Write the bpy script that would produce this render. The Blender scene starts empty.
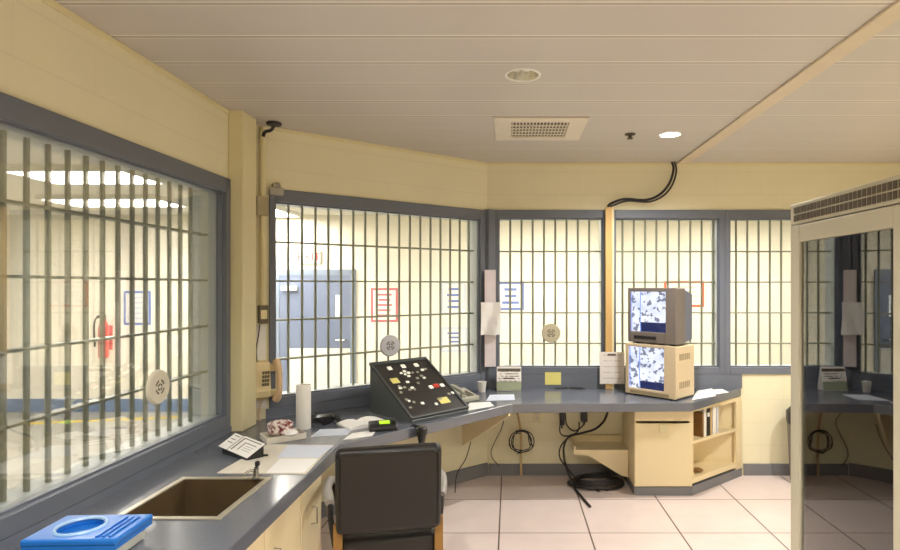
import bpy, bmesh, math, random
from mathutils import Vector, Matrix
random.seed(7)
SC = bpy.context.scene
COL = SC.collection
PI = math.pi
F, CX, CY, HC = 575.0, 510.0, 286.0, 1.66      # focal length in px, vanishing point, eye height
CT = .765                                       # worktop height

def at(px, py, Y):            # a point on the plane at depth Y
    return Vector(((px-CX)*Y/F, Y, HC-(py-CY)*Y/F))
def g(px, py, z=CT):          # a point on the horizontal plane z
    Y = F*(HC-z)/(py-CY)
    return Vector(((px-CX)*Y/F, Y, z))

# ------------------------------------------------------------------ materials
def lin(c):
    return tuple(((v/255)/12.92 if v/255 <= .04045 else (((v/255)+.055)/1.055)**2.4) for v in c)
class NT:
    def __init__(s, name):
        s.m = bpy.data.materials.new(name); s.m.use_nodes = True
        s.t = s.m.node_tree; s.n = s.t.nodes; s.b = s.n['Principled BSDF']; s.out = s.n['Material Output']
    def add(s, kind, **kw):
        n = s.n.new(kind)
        for k, v in kw.items(): setattr(n, k, v)
        return n
    def link(s, a, b): s.t.links.new(a, b)
    def math(s, op, a, b=None, c=None):
        n = s.add('ShaderNodeMath', operation=op)
        for i, v in enumerate((a, b, c)):
            if v is None: continue
            if isinstance(v, (int, float)): n.inputs[i].default_value = v
            else: s.link(v, n.inputs[i])
        return n.outputs[0]
    def coord(s):
        n = s.add('ShaderNodeTexCoord'); return n.outputs['Object']
    def xyz(s):
        n = s.add('ShaderNodeSeparateXYZ'); s.link(s.coord(), n.inputs[0]); return n.outputs
    def mix(s, fac, a, b):
        n = s.add('ShaderNodeMix', data_type='RGBA')
        if isinstance(fac, (int, float)): n.inputs[0].default_value = fac
        else: s.link(fac, n.inputs[0])
        for i, v in ((6, a), (7, b)):
            if isinstance(v, tuple): n.inputs[i].default_value = (*v, 1)
            else: s.link(v, n.inputs[i])
        return n.outputs[2]
    def noise(s, scale, detail=3):
        n = s.add('ShaderNodeTexNoise'); n.inputs['Scale'].default_value = scale
        n.inputs['Detail'].default_value = detail; s.link(s.coord(), n.inputs['Vector']); return n.outputs['Fac']
    def line(s, c, c0, step, w):      # 1 on lines of width w every step along c
        f = s.math('FRACT', s.math('DIVIDE', s.math('SUBTRACT', c, c0), step))
        d = s.math('MULTIPLY', s.math('MINIMUM', f, s.math('SUBTRACT', 1.0, f)), step)
        return s.math('LESS_THAN', d, w/2)
    def bump(s, h, strength=.3, dist=.002, invert=False):
        n = s.add('ShaderNodeBump'); n.invert = invert
        n.inputs['Strength'].default_value = strength; n.inputs['Distance'].default_value = dist
        s.link(h, n.inputs['Height']); s.link(n.outputs[0], s.b.inputs['Normal'])
    def base(s, c):
        if isinstance(c, tuple): s.b.inputs['Base Color'].default_value = (*c, 1)
        else: s.link(c, s.b.inputs['Base Color'])
    def rm(s, r, m=0, spec=None):
        s.b.inputs['Roughness'].default_value = r; s.b.inputs['Metallic'].default_value = m
        if spec is not None: s.b.inputs['Specular IOR Level'].default_value = spec

def mat(name, rgb, rough=.5, metal=0, var=.08, scale=8, bump=0, bscale=60, spec=None):
    t = NT(name); c = lin(rgb); t.rm(rough, metal, spec)
    lo = tuple(v*(1-var) for v in c); hi = tuple(min(1, v*(1+var)) for v in c)
    t.base(t.mix(t.noise(scale), lo, hi))
    if bump: t.bump(t.noise(bscale), bump, .002)
    return t.m
def glow(name, rgb, strength):
    t = NT(name); c = lin(rgb); t.base(c)
    t.b.inputs['Emission Color'].default_value = (*c, 1); t.b.inputs['Emission Strength'].default_value = strength
    return t.m
def glass(name, tint=(235, 245, 240), refl=1.0):
    t = NT(name); t.n.remove(t.b)
    tr = t.add('ShaderNodeBsdfTransparent'); tr.inputs[0].default_value = (*lin(tint), 1)
    gl = t.add('ShaderNodeBsdfGlossy'); gl.inputs['Roughness'].default_value = .02
    fr = t.add('ShaderNodeFresnel'); fr.inputs[0].default_value = 1.45
    mx = t.add('ShaderNodeMixShader'); t.link(t.math('MULTIPLY', fr.outputs[0], refl), mx.inputs[0])
    t.link(tr.outputs[0], mx.inputs[1]); t.link(gl.outputs[0], mx.inputs[2]); t.link(mx.outputs[0], t.out.inputs[0])
    return t.m

def wall_mat(name, rgb, var=.05):
    t = NT(name); c = lin(rgb); x, y, z = t.xyz()
    hj = t.line(z, .06, .2, .007)
    row = t.math('FLOOR', t.math('DIVIDE', t.math('SUBTRACT', z, .06), .2))
    vj = t.line(t.math('ADD', x, t.math('MULTIPLY', row, .2)), .0, .4, .006)
    j = t.math('MAXIMUM', hj, t.math('MULTIPLY', vj, .5))
    n = t.mix(t.noise(2.5), tuple(v*(1-var) for v in c), tuple(v*(1+var) for v in c))
    t.base(t.mix(t.math('MULTIPLY', j, .22), n, tuple(v*.72 for v in c)))
    t.rm(.45, 0, .3)
    t.bump(t.math('SUBTRACT', t.math('MULTIPLY', t.noise(45), .25), j), .3, .003)
    return t.m
def floor_mat():
    t = NT('raised floor tiles'); x, y, z = t.xyz()
    ln = t.math('MAXIMUM', t.line(x, -.073, .609, .010), t.line(y, 4.47, .605, .008))
    c = t.mix(t.noise(5, 6), lin((208, 191, 184)), lin((227, 212, 205)))
    c = t.mix(t.math('MULTIPLY', t.noise(90, 2), .25), c, lin((190, 170, 160)))
    t.base(t.mix(ln, c, lin((96, 80, 72)))); t.rm(.32, 0, .4)
    t.bump(ln, .5, .003, True); return t.m
def ceiling_mat():
    t = NT('metal plank ceiling'); x, y, z = t.xyz()
    a = t.line(y, 2.187, .2916, .010); b = t.line(y, 2.187+.028, .2916, .007)
    d = t.line(y, 2.187+.013, .2916, .018)
    c = t.mix(t.noise(1.3, 5), lin((196, 191, 186)), lin((209, 204, 198)))
    fine = t.add('ShaderNodeTexNoise'); mp = t.add('ShaderNodeMapping'); mp.inputs['Scale'].default_value = (2, 90, 1)
    t.link(t.coord(), mp.inputs[0]); t.link(mp.outputs[0], fine.inputs['Vector']); fine.inputs['Scale'].default_value = 1.5
    c = t.mix(t.math('MULTIPLY', fine.outputs['Fac'], .16), c, lin((160, 144, 124)))
    c = t.mix(t.math('MULTIPLY', d, .45), c, lin((150, 140, 126)))
    t.base(t.mix(t.math('MULTIPLY', t.math('MAXIMUM', a, t.math('MULTIPLY', b, .6)), .8), c, lin((240, 234, 224))))
    t.rm(.42, 0, .35); t.bump(t.math('MAXIMUM', a, b), .4, .004); return t.m
def counter_mat():
    t = NT('slate laminate'); n = t.noise(160, 2)
    t.base(t.mix(n, lin((88, 92, 102)), lin((108, 112, 122)))); t.rm(.2, 0, 1.0)
    t.bump(t.noise(220, 2), .04, .001); return t.m
def screen_mat(name, seed, band, split):
    t = NT(name); x, y, z = t.xyz()
    ns = t.add('ShaderNodeTexNoise'); ns.noise_dimensions = '4D'; ns.inputs['W'].default_value = seed
    ns.inputs['Scale'].default_value = 24; ns.inputs['Detail'].default_value = 2; t.link(t.coord(), ns.inputs['Vector'])
    v = t.add('ShaderNodeTexVoronoi'); v.inputs['Scale'].default_value = 30; t.link(t.coord(), v.inputs['Vector'])
    blob = t.math('MULTIPLY', t.math('GREATER_THAN', ns.outputs['Fac'], .56), t.math('GREATER_THAN', v.outputs['Distance'], .25))
    c = t.mix(t.math('MULTIPLY', blob, .8), t.mix(t.noise(9, 2), lin((150, 165, 205)), lin((255, 255, 255))), lin((62, 68, 92)))
    low = t.math('LESS_THAN', z, band)
    c = t.mix(t.math('MULTIPLY', low, t.math('GREATER_THAN', x, split)), c, lin((26, 36, 78)))
    c = t.mix(t.line(x, split+.001, 5.0, .008), c, lin((110, 140, 215)))
    edge = t.math('LESS_THAN', x, -.148); c = t.mix(t.math('MULTIPLY', edge, .55), c, lin((90, 130, 230)))
    t.base((0.01, .01, .015)); t.rm(.15)
    t.link(c, t.b.inputs['Emission Color']); t.b.inputs['Emission Strength'].default_value = 1.35
    return t.m
def printed(name, paper, ink, rows, step, w, x0, x1):   # printed lines of text too small to read
    t = NT(name); x, y, z = t.xyz()
    t.rm(.7); ln = t.line(z, 0, step, w); wd = t.math('GREATER_THAN', t.noise(70, 1), .44)
    inside = t.math('MULTIPLY', t.math('GREATER_THAN', x, x0), t.math('LESS_THAN', x, x1))
    t.base(t.mix(t.math('MULTIPLY', t.math('MULTIPLY', ln, wd), inside), lin(paper), lin(ink))); return t.m

def mottle(name, a, c):
    t = NT(name); f = t.add('ShaderNodeValToRGB'); t.link(t.noise(45, 2), f.inputs[0]); f.color_ramp.elements[0].position = .42; f.color_ramp.elements[1].position = .56
    t.base(t.mix(f.outputs[0], lin(a), lin(c))); t.rm(.8); return t.m
M = dict(
    wall=wall_mat('cream painted block', (230, 223, 192)),
    cwall=wall_mat('corridor cream block', (238, 233, 218)),
    jamb=mat('pale jamb paint', (204, 210, 212), .5, 0, .04, 4), cream=mat('cream cabinet paint', (228, 212, 172), .42, 0, .05, 3),
    trimc=mat('cream trim paint', (224, 214, 172), .4, 0, .04, 3),
    floor=floor_mat(), ceil=ceiling_mat(), counter=counter_mat(),
    strip=mat('ceiling strip', (212, 198, 174), .4),
    frame=mat('blue grey frame paint', (104, 110, 122), .4, 0, .05, 5),
    base=mat('grey vinyl base', (118, 118, 122), .45, 0, .05, 5),
    bar=mat('grey green bar paint', (150, 152, 136), .4, 0, .06, 5),
    glass=glass('window glass', (248, 249, 247), .45), rglass=glass('rack door glass', (225, 230, 228), 3.2),
    cfloor=mat('corridor concrete', (150, 148, 142), .3, 0, .1, 3),
    cceil=mat('corridor ceiling', (225, 222, 210), .8), cblue=mat('blue wall base', (112, 130, 160), .5),
    yellow=mat('yellow floor paint', (205, 180, 60), .5), door=mat('blue grey door', (112, 122, 146), .4, 0, .04, 4),
    doorf=mat('door frame blue', (126, 138, 156), .4),
    tube=glow('fluorescent diffuser', (255, 248, 240), 44.0), lamp=glow('downlight lamp', (255, 238, 214), 12.0),
    lampoff=mat('unlit lamp', (240, 236, 226), .3), white=mat('white plastic', (232, 230, 224), .4, 0, .03),
    offwhite=mat('off white plastic', (220, 214, 196), .45, 0, .04), paper=mat('white paper', (234, 232, 228), .7, 0, .03, 12),
    bluepaper=mat('pale blue paper', (205, 212, 226), .7, 0, .03, 12), creampaper=mat('cream paper', (208, 202, 188), .7, 0, .12, 22),
    chrome=mat('steel', (190, 188, 182), .25, .9), refl=mat('downlight reflector', (226, 224, 216), .2, .9), dark=mat('black plastic', (30, 29, 30), .4, 0, .1),
    vinyl=mat('black brown vinyl', (19, 16, 13), .45, 0, .12, 6, .12, 140), wood=mat('honey wood', (138, 100, 44), .4, 0, .18, 14),
    basin=mat('stained brown basin', (92, 76, 52), .4, .15, .25, 5), rim=mat('sink rim steel', (196, 188, 170), .32, .6, .12, 20),
    blue=mat('blue plastic lid', (32, 112, 200), .3, 0, .05), tub=mat('milky plastic', (206, 208, 200), .3, 0, .05),
    beige=mat('beige monitor plastic', (206, 188, 156), .5, 0, .04), beiged=mat('beige vents', (150, 134, 106), .6),
    tv=mat('grey tv plastic', (112, 104, 98), .45, 0, .05), tvb=mat('grey blue tv rear', (108, 112, 130), .5, 0, .05),
    phone=mat('yellowed ivory plastic', (228, 210, 164), .4, 0, .05), hand=mat('pinkish beige plastic', (222, 192, 156), .4),
    gphone=mat('grey phone plastic', (170, 168, 152), .45), keys=mat('dark keys', (92, 84, 70), .5),
    consol=mat('black console face', (44, 40, 38), .35, 0, .1), console=mat('console side', (74, 80, 80), .4, 0, .08, 4),
    white_b=glow('lit white button', (240, 240, 225), .35), sticky=mat('yellow note', (226, 216, 130), .7), red=mat('red button', (214, 70, 48), .4),
    redx=mat('red enamel', (206, 60, 60), .35), redp=mat('red ink', (206, 112, 120), .6), orange=mat('orange red ink', (216, 110, 76), .6), bluep=mat('blue ink', (110, 130, 196), .6),
    green=glow('green lcd', (170, 220, 40), .8), rack=mat('rack paint', (196, 192, 172), .4, 0, .04), rackdk=mat('rack interior', (46, 46, 48), .6),
    slot=mat('dark vent slots', (84, 74, 62), .6), equip=mat('equipment grey', (168, 166, 158), .4, .2), tan=mat('tan cardboard', (196, 168, 122), .7),
    cable=mat('black cable', (34, 32, 34), .5), racew=mat('wood tone raceway', (206, 168, 106), .45, 0, .1, 4), fabr=mottle('mottled cloth', (120, 44, 52), (226, 216, 208)), lightg=mat('light grey pad', (158, 154, 148), .3),
    brown=mat('brown rag', (128, 92, 48), .8, 0, .2, 20), ventg=mat('vent white', (224, 216, 200), .45), exitw=glow('exit letters', (190, 16, 22), .6))

# ------------------------------------------------------------------ mesh helpers
class MB:
    def __init__(s): s.bm = bmesh.new()
    def box(s, x0, x1, y0, y1, z0, z1, mtx=None):
        vs = [s.bm.verts.new(v) for v in ((x0,y0,z0),(x1,y0,z0),(x1,y1,z0),(x0,y1,z0),(x0,y0,z1),(x1,y0,z1),(x1,y1,z1),(x0,y1,z1))]
        if mtx is not None:
            for v in vs: v.co = mtx @ v.co
        for f in ((0,3,2,1),(4,5,6,7),(0,1,5,4),(1,2,6,5),(2,3,7,6),(3,0,4,7)): s.bm.faces.new([vs[i] for i in f])
        return s
    def prism(s, pts, z0, z1, holes=(), mtx=None):
        bm = s.bm; loops = [pts]+list(holes); new = []
        for z in (z0, z1):
            es = []; ls = []
            for L in loops:
                vs = [bm.verts.new((p[0], p[1], z)) for p in L]; ls.append(vs); new += vs
                for i in range(len(vs)): es.append(bm.edges.new((vs[i], vs[(i+1) % len(vs)])))
            bmesh.ops.triangle_fill(bm, edges=es, use_beauty=True, use_dissolve=False)
            if z == z0: lo = ls
        if z1 != z0:
            for a, b in zip(lo, ls):
                for i in range(len(a)):
                    j = (i+1) % len(a); bm.faces.new((a[i], a[j], b[j], b[i]))
        if mtx is not None:
            for v in new: v.co = mtx @ v.co
        return s
    def side(s, pts, x0, x1, mtx=None):    # a profile in (y, z), extruded along x
        R = Matrix(((0,0,1,0),(1,0,0,0),(0,1,0,0),(0,0,0,1)))
        return s.prism(pts, x0, x1, (), (mtx @ R) if mtx is not None else R)
    def lathe(s, prof, seg=24, c=(0,0,0), mtx=None, cap=True):
        bm = s.bm; rings = []; new = []
        for r, z in prof:
            ring = [bm.verts.new((c[0]+r*math.cos(2*PI*k/seg), c[1]+r*math.sin(2*PI*k/seg), c[2]+z)) for k in range(seg)]
            rings.append(ring); new += ring
        for a, b in zip(rings, rings[1:]):
            for k in range(seg): bm.faces.new((a[k], a[(k+1)%seg], b[(k+1)%seg], b[k]))
        if cap:
            bm.faces.new(rings[0][::-1]); bm.faces.new(rings[-1])
        if mtx is not None:
            for v in new: v.co = mtx @ v.co
        return s
    def tube(s, pts, r, seg=8, smooth=True, closed=False):
        P = [Vector(p) for p in pts]
        if smooth and len(P) > 2: P = spline(P, closed)
        bm = s.bm; n = None; rings = []
        for i, p in enumerate(P):
            t = (P[min(i+1, len(P)-1)]-P[max(i-1, 0)]).normalized()
            if n is None:
                n = t.orthogonal().normalized()
            n = (n - t*n.dot(t))
            n = n.normalized() if n.length > 1e-6 else t.orthogonal().normalized()
            b = t.cross(n)
            rr = r[min(int(i*len(r)/len(P)), len(r)-1)] if isinstance(r, (list, tuple)) else r
            rings.append([bm.verts.new(p+(n*math.cos(2*PI*k/seg)+b*math.sin(2*PI*k/seg))*rr) for k in range(seg)])
        for a, b in zip(rings, rings[1:]):
            for k in range(seg): bm.faces.new((a[k], a[(k+1)%seg], b[(k+1)%seg], b[k]))
        bm.faces.new(rings[0][::-1]); bm.faces.new(rings[-1])
        return s
    def sheet(s, pts, th=.0015, mtx=None):  # thin quad/polygon of paper given as 3-D corners
        P = [Vector(p) for p in pts]; n = (P[1]-P[0]).cross(P[2]-P[0]).normalized()
        if n.z < 0: n = -n
        a = [s.bm.verts.new(p) for p in P]; b = [s.bm.verts.new(p+n*th) for p in P]
        s.bm.faces.new(a); s.bm.faces.new(b)
        for i in range(len(P)):
            j = (i+1) % len(P); s.bm.faces.new((a[i], a[j], b[j], b[i]))
        return s
    def blob(s, c, r, sq=(1,1,1), seed=0, amp=.25):
        rnd = random.Random(seed); q = bmesh.ops.create_icosphere(s.bm, subdivisions=2, radius=1)
        ph = [rnd.uniform(0, 6) for _ in range(3)]
        for v in q['verts']:
            d = v.co.copy(); k = 1+amp*math.sin(3*d.x+ph[0])*math.cos(3*d.y+ph[1])+amp*.6*math.sin(5*d.z+ph[2])
            v.co = Vector(c)+Vector((d.x*sq[0], d.y*sq[1], d.z*sq[2]))*r*k
        return s
    def build(s, name, m, parent=None, loc=(0,0,0), rz=0, bevel=0, smooth=False, seg=2):
        bmesh.ops.recalc_face_normals(s.bm, faces=s.bm.faces)
        me = bpy.data.meshes.new(name); s.bm.to_mesh(me); s.bm.free(); me.materials.append(M[m] if isinstance(m, str) else m)
        o = bpy.data.objects.new(name, me); COL.objects.link(o); o.location = loc; o.rotation_euler = (0, 0, rz)
        if parent: o.parent = parent
        if smooth:
            for p in me.polygons: p.use_smooth = True
            me.set_sharp_from_angle(angle=math.radians(40))
        if bevel:
            b = o.modifiers.new('bevel', 'BEVEL'); b.width = bevel; b.segments = seg; b.limit_method = 'ANGLE'
            b.angle_limit = math.radians(35)
        return o
def spline(P, closed=False, n=8):
    out = []; N = len(P)
    for i in range(N if closed else N-1):
        p0, p1, p2, p3 = (P[(i-1) % N] if closed else P[max(i-1,0)]), P[i], P[(i+1) % N], (P[(i+2) % N] if closed else P[min(i+2,N-1)])
        for k in range(n):
            t = k/n
            out.append(.5*((2*p1)+(p2-p0)*t+(2*p0-5*p1+4*p2-p3)*t*t+(3*p1-p0-3*p2+p3)*t**3))
    out.append(P[0] if closed else P[-1]); return out
def tag(o, label, cat, group=None, kind=None):
    if kind: o['kind'] = kind
    o['label'] = label; o['category'] = cat
    if group: o['group'] = group
    return o
def thing(name, label, cat, loc=(0,0,0), rz=0, group=None):
    o = bpy.data.objects.new(name, None); COL.objects.link(o); o.empty_display_size = .05
    o.location = loc; o.rotation_euler = (0,0,rz); return tag(o, label, cat, group)
def struct(o):
    o['kind'] = 'structure'; return o
def circ(cx, cy, r, n=24): return [(cx+r*math.cos(2*PI*k/n), cy+r*math.sin(2*PI*k/n)) for k in range(n)]
def text(name, s, size, m, parent, mtx):
    cu = bpy.data.curves.new(name, 'FONT'); cu.body = s; cu.size = size; cu.extrude = .001; cu.align_x = 'CENTER'; cu.align_y = 'CENTER'
    t = bpy.data.objects.new(name, cu); me = bpy.data.meshes.new_from_object(t); bpy.data.objects.remove(t)
    me.transform(mtx); me.materials.clear(); me.materials.append(M[m])
    o = bpy.data.objects.new(name, me); COL.objects.link(o); o.parent = parent; return o
RX90 = Matrix.Rotation(PI/2, 4, 'X')

# ------------------------------------------------------------------ room shell
H = 2.74
TH = .2
class Wall:
    def __init__(s, A, B):
        s.A = Vector((*A, 0)); d = Vector((B[0]-A[0], B[1]-A[1], 0)); s.L = d.length; s.rz = math.atan2(d.y, d.x)
        s.d = d.normalized(); s.n = Vector((-s.d.y, s.d.x, 0))           # n points out of the room
    def p(s, u, d, z): return s.A+s.d*u+s.n*d+Vector((0,0,z))
WL = Wall((-1.73, -1.6), (-1.73, 3.826))
WD = Wall((-1.73, 3.826), (-.2, 5.05))
WB = Wall((-.2, 5.05), (3.6, 5.05))
UL = lambda y: y+1.6
UB = lambda x: x+.2
def build_wall(name, W, op, ext0=0, ext1=0, m='wall'):
    b = MB(); u0, u1, z0, z1 = op
    b.box(-ext0, W.L+ext1, 0, TH, 0, z0); b.box(-ext0, W.L+ext1, 0, TH, z1, H)
    b.box(-ext0, u0, 0, TH, z0, z1); b.box(u1, W.L+ext1, 0, TH, z0, z1)
    return struct(b.build(name, m, None, W.A, W.rz))
OPL = (UL(1.1), UL(3.53), .80, 2.315)
OPD = (.12, WD.L-.0, .83, 2.322)
OPB = (.0, UB(2.98), .887, 2.327)
build_wall('wall_left', WL, OPL)
build_wall('wall_diagonal', WD, OPD)
build_wall('wall_back', WB, OPB)
struct(MB().box(3.6, 3.7, -1.6, 5.25, 0, H).build('wall_right', 'wall'))
struct(MB().box(-1.93, 3.7, -1.7, -1.6, 0, H).build('wall_rear', 'wall'))
room = [(-1.73,-1.6),(3.6,-1.6),(3.6,5.05),(-.2,5.05),(-1.73,3.826)]
struct(MB().prism(room, -.05, 0).build('floor', 'floor'))
LIT = [(1.137, 4.085, .078), (-.55, .95, .09), (1.9, 1.3, .09), (.8, -.7, .09), (2.75, 3.3, .09)]  # only the first is in view; the others are added as room fill
OFF = (.066, 2.94, .092)
VENT = (.19, 3.95, .19)
ceil_o = [(-1.93,-1.7),(3.7,-1.7),(3.7,5.25),(-.3,5.25),(-1.93,3.95)]
holes = [circ(x, y, r*.93) for x, y, r in LIT+[OFF]]
struct(MB().prism(ceil_o, H, H+.02, holes).build('ceiling', 'ceil'))
struct(MB().box(1.46, 1.555, -1.6, 5.05, H-.014, H).build('trim_1', 'strip', bevel=.003))            # strip across the planks
# cove moulding along the left and diagonal walls
struct(MB().box(-1.73, -1.722, -1.6, 3.53, H-.03, H-.0005).build('trim_2', 'trimc', bevel=.003))
b = MB(); b.box(.14, WD.L, -.012, 0, H-.02, H-.0005); struct(b.build('trim_3', 'trimc', None, WD.A, WD.rz))
b = MB(); b.box(.01, UB(3.6), -.012, 0, H-.02, H-.0005); struct(b.build('trim_4', 'trimc', None, WB.A, WB.rz))
# the pillar between left and diagonal windows: proud of the wall, standing on the worktop
struct(MB().box(-1.73, -1.64, 3.53, 3.72, CT, H).build('trim_5', 'trimc', bevel=.006))
# baseboards
b = MB(); b.box(.15, WD.L-.005, -.015, 0, 0, .11); struct(b.build('baseboard_diagonal', 'base', None, WD.A, WD.rz))
b = MB(); b.box(.012, UB(.98), -.015, 0, 0, .10); struct(b.build('baseboard_back', 'base', None, WB.A, WB.rz))
b = MB(); b.box(UB(2.05), UB(3.6), -.015, 0, 0, .10); struct(b.build('baseboard_right', 'base', None, WB.A, WB.rz))

# ------------------------------------------------------------------ barred windows
def window(name, W, u0, u1, z0, z1, fl, fr, fb, ft, bars, crossz, br=.0095, dout=TH):
    b = MB(); d0, d1 = -.016, .048
    b.box(u0, u0+fl, d0, d1, z0, z1); b.box(u1-fr, u1, d0, d1, z0, z1)
    b.box(u0+fl, u1-fr, d0, d1, z0, z0+fb); b.box(u0+fl, u1-fr, d0, d1, z1-ft, z1)
    o = struct(b.build(name, 'frame', None, W.A, W.rz, bevel=.004))
    j = .018; q0, q1, r0, r1 = u0+.004, u1-.004, z0+.004, z1-.004      # jamb lining outside the pane
    a, e, c, f = u0+fl, u1-fr, z0+fb, z1-ft
    b = MB(); b.box(q0, a, .048, dout, r0, r1); b.box(e, q1, .048, dout, r0, r1); b.box(a, e, .048, dout, r0, c); b.box(a, e, .048, dout, f, r1)
    b.build('jamb_lining', 'jamb', o)
    b = MB()
    s = .010                                                              # glazing beads
    b.box(a, a+s, .008, .03, c, f); b.box(e-s, e, .008, .03, c, f); b.box(a+s, e-s, .008, .03, c, c+s); b.box(a+s, e-s, .008, .03, f-s, f)
    b.build('glazing_bead', 'frame', o)
    MB().box(a, e, .034, .040, c, f).build('glass_pane', 'glass', o)
    v0 = MB().lathe([(br, c), (br, f)], 10).build('vertical_bar', 'bar', o, smooth=True)
    first = True
    for u in bars:
        if first: v = v0; first = False
        else:
            v = v0.copy(); COL.objects.link(v); v.parent = o
        v.location = (u, .12, 0)
    h0 = None
    for z in crossz:
        if h0 is None: h = h0 = MB().box(a, e, .095, .145, -.006, .006).build('crossbar', 'bar', o, bevel=.002)
        else:
            h = h0.copy(); COL.objects.link(h); h.parent = o
        h.location = (0, 0, z)
    return o
CZ = (1.145, 1.42, 1.695, 1.97)
window('window_1', WL, OPL[0], OPL[1], OPL[2], OPL[3], .07, .052, .075, .088, [UL(3.43-.1025*k) for k in range(1, 22)], CZ, .0115)
window('window_2', WD, OPD[0], OPD[1]-.012, OPD[2], OPD[3], .04, .068, .07, .085, [.287+.0974*k for k in range(-1, 17)], CZ)
window('window_3', WB, .012, UB(.868), OPB[2], OPB[3], .088, .055, .06, .072, [UB(-.1+.1015*k) for k in range(1, 9)], CZ)
window('window_4', WB, UB(.868), UB(1.882), OPB[2], OPB[3], .055, .047, .06, .075, [UB(.91+.1015*k) for k in range(1, 10)], CZ)
window('window_5', WB, UB(1.882), OPB[1], OPB[2], OPB[3], .048, .08, .06, .075, [UB(1.93+.1015*k) for k in range(1, 10)], CZ)
# corner post where the diagonal and the back window meet
struct(MB().prism([(-.2,5.05),(-.2-.04*.781,5.05-.04*.625),(-.185,5.0),(-.13,5.025),(-.13,5.05)], CT+.0005, 2.327).build('trim_6', 'frame'))

# ------------------------------------------------------------------ corridor outside
YO = 7.6
ring = [(-1.94,-2),(-1.94,3.93),(-.30,5.26),(5,5.26),(5,YO),(-8,YO),(-8,-2)]
struct(MB().prism(ring, -.05, -.001).build('floor_corridor', 'cfloor'))
struct(MB().prism([(-1.931,-2),(-1.931,3.93),(-.3,5.251),(5,5.251),(5,YO),(-8,YO),(-8,-2)], 2.6, 2.62).build('ceiling_corridor', 'cceil'))
struct(MB().box(-8, 5, 0, .1, 0, 2.6).build('wall_corridor_back', 'cwall', None, (0, YO, 0)))
struct(MB().box(-8.1, -8, -2, YO, 0, 2.6).build('wall_corridor_left', 'cwall'))
struct(MB().box(5, 5.1, 5.25, YO, 0, 2.6).build('wall_corridor_right', 'cwall'))
struct(MB().box(-8, -1.93, -2.1, -2, 0, 2.6).build('wall_corridor_near', 'cwall'))
struct(MB().box(-8, -3.25, YO-.012, YO, 0, .17).build('baseboard_corridor', 'cblue'))
struct(MB().prism([(-7.5,6.55),(-7.5,6.65),(-4.2,7.33),(-4.2,7.23)], -.001, .002).build('trim_7', 'yellow'))
def troffer(x, y, lx, ly, label):
    t = thing('ceiling_light', label, 'ceiling light', (x, y, 2.6), 0, 'corridor fluorescent lights')
    b = MB(); w = .03
    b.box(-lx/2, lx/2, -ly/2, -ly/2+w, -.05, 0); b.box(-lx/2, lx/2, ly/2-w, ly/2, -.05, 0)
    b.box(-lx/2, -lx/2+w, -ly/2+w, ly/2-w, -.05, 0); b.box(lx/2-w, lx/2, -ly/2+w, ly/2-w, -.05, 0)
    b.build('housing', 'white', t); MB().box(-lx/2+w, lx/2-w, -ly/2+w, ly/2-w, -.045, -.02).build('diffuser', 'tube', t)
troffer(-3.35, 4.75, 1.25, .6, 'nearest of the bright corridor lights seen high through the left barred window')
troffer(-4.25, 6.2, 1.25, .6, 'farther of the bright corridor lights seen high through the left barred window')
troffer(-5.6, 4.4, .6, 1.25, 'added bright corridor light out of view to the left of those seen through the left barred window')  # extra light, added to brighten the dim left part of the corridor
troffer(-3.0, 6.9, .6, 1.1, 'bright fluorescent corridor light at the top left of the diagonal window')
troffer(.5, 6.25, 1.3, .5, 'fluorescent corridor light beyond the back windows, left of the two')
troffer(2.9, 6.25, 1.3, .5, 'fluorescent corridor light beyond the back windows, right of the two')
troffer(-4.6, 2.0, .6, 1.25, 'fluorescent corridor light out beyond the near end of the left window')
# corridor door
dx0, dx1 = (275-CX)*YO/F, (356-CX)*YO/F
d = struct(MB().box(dx0, dx1, YO-.03, YO, 1.80, 1.88).box(dx0, dx0+.07, YO-.03, YO, 0, 1.80).box(dx1-.07, dx1, YO-.03, YO, 0, 1.80).build('door_1', 'doorf'))
MB().box(dx0+.07, dx1-.07, YO-.022, YO, .005, 1.80).build('door_leaf', 'door', d)
MB().box(-2.30, -2.22, YO-.026, YO-.022, 1.26, 1.54).build('lit_pane', glow('lit door pane', (245, 248, 250), 1.3), d)
MB().box(-3.0, -2.8, YO-.07, YO-.022, 1.60, 1.66).build('door_closer', 'white', d)
MB().box((290-CX)*YO/F,(351-CX)*YO/F, YO-.025, YO-.022, .05, .84).build('pale_lower_area', mat('pale lower door area', (214,214,206), .4), d)  # pale rectangle over the lower part of the door leaf
MB().tube([(-2.16,YO-.022,.95),(-2.16,YO-.08,.95),(-2.28,YO-.08,.95)], .012, 8, False).build('door_handle', 'chrome', d)
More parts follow.
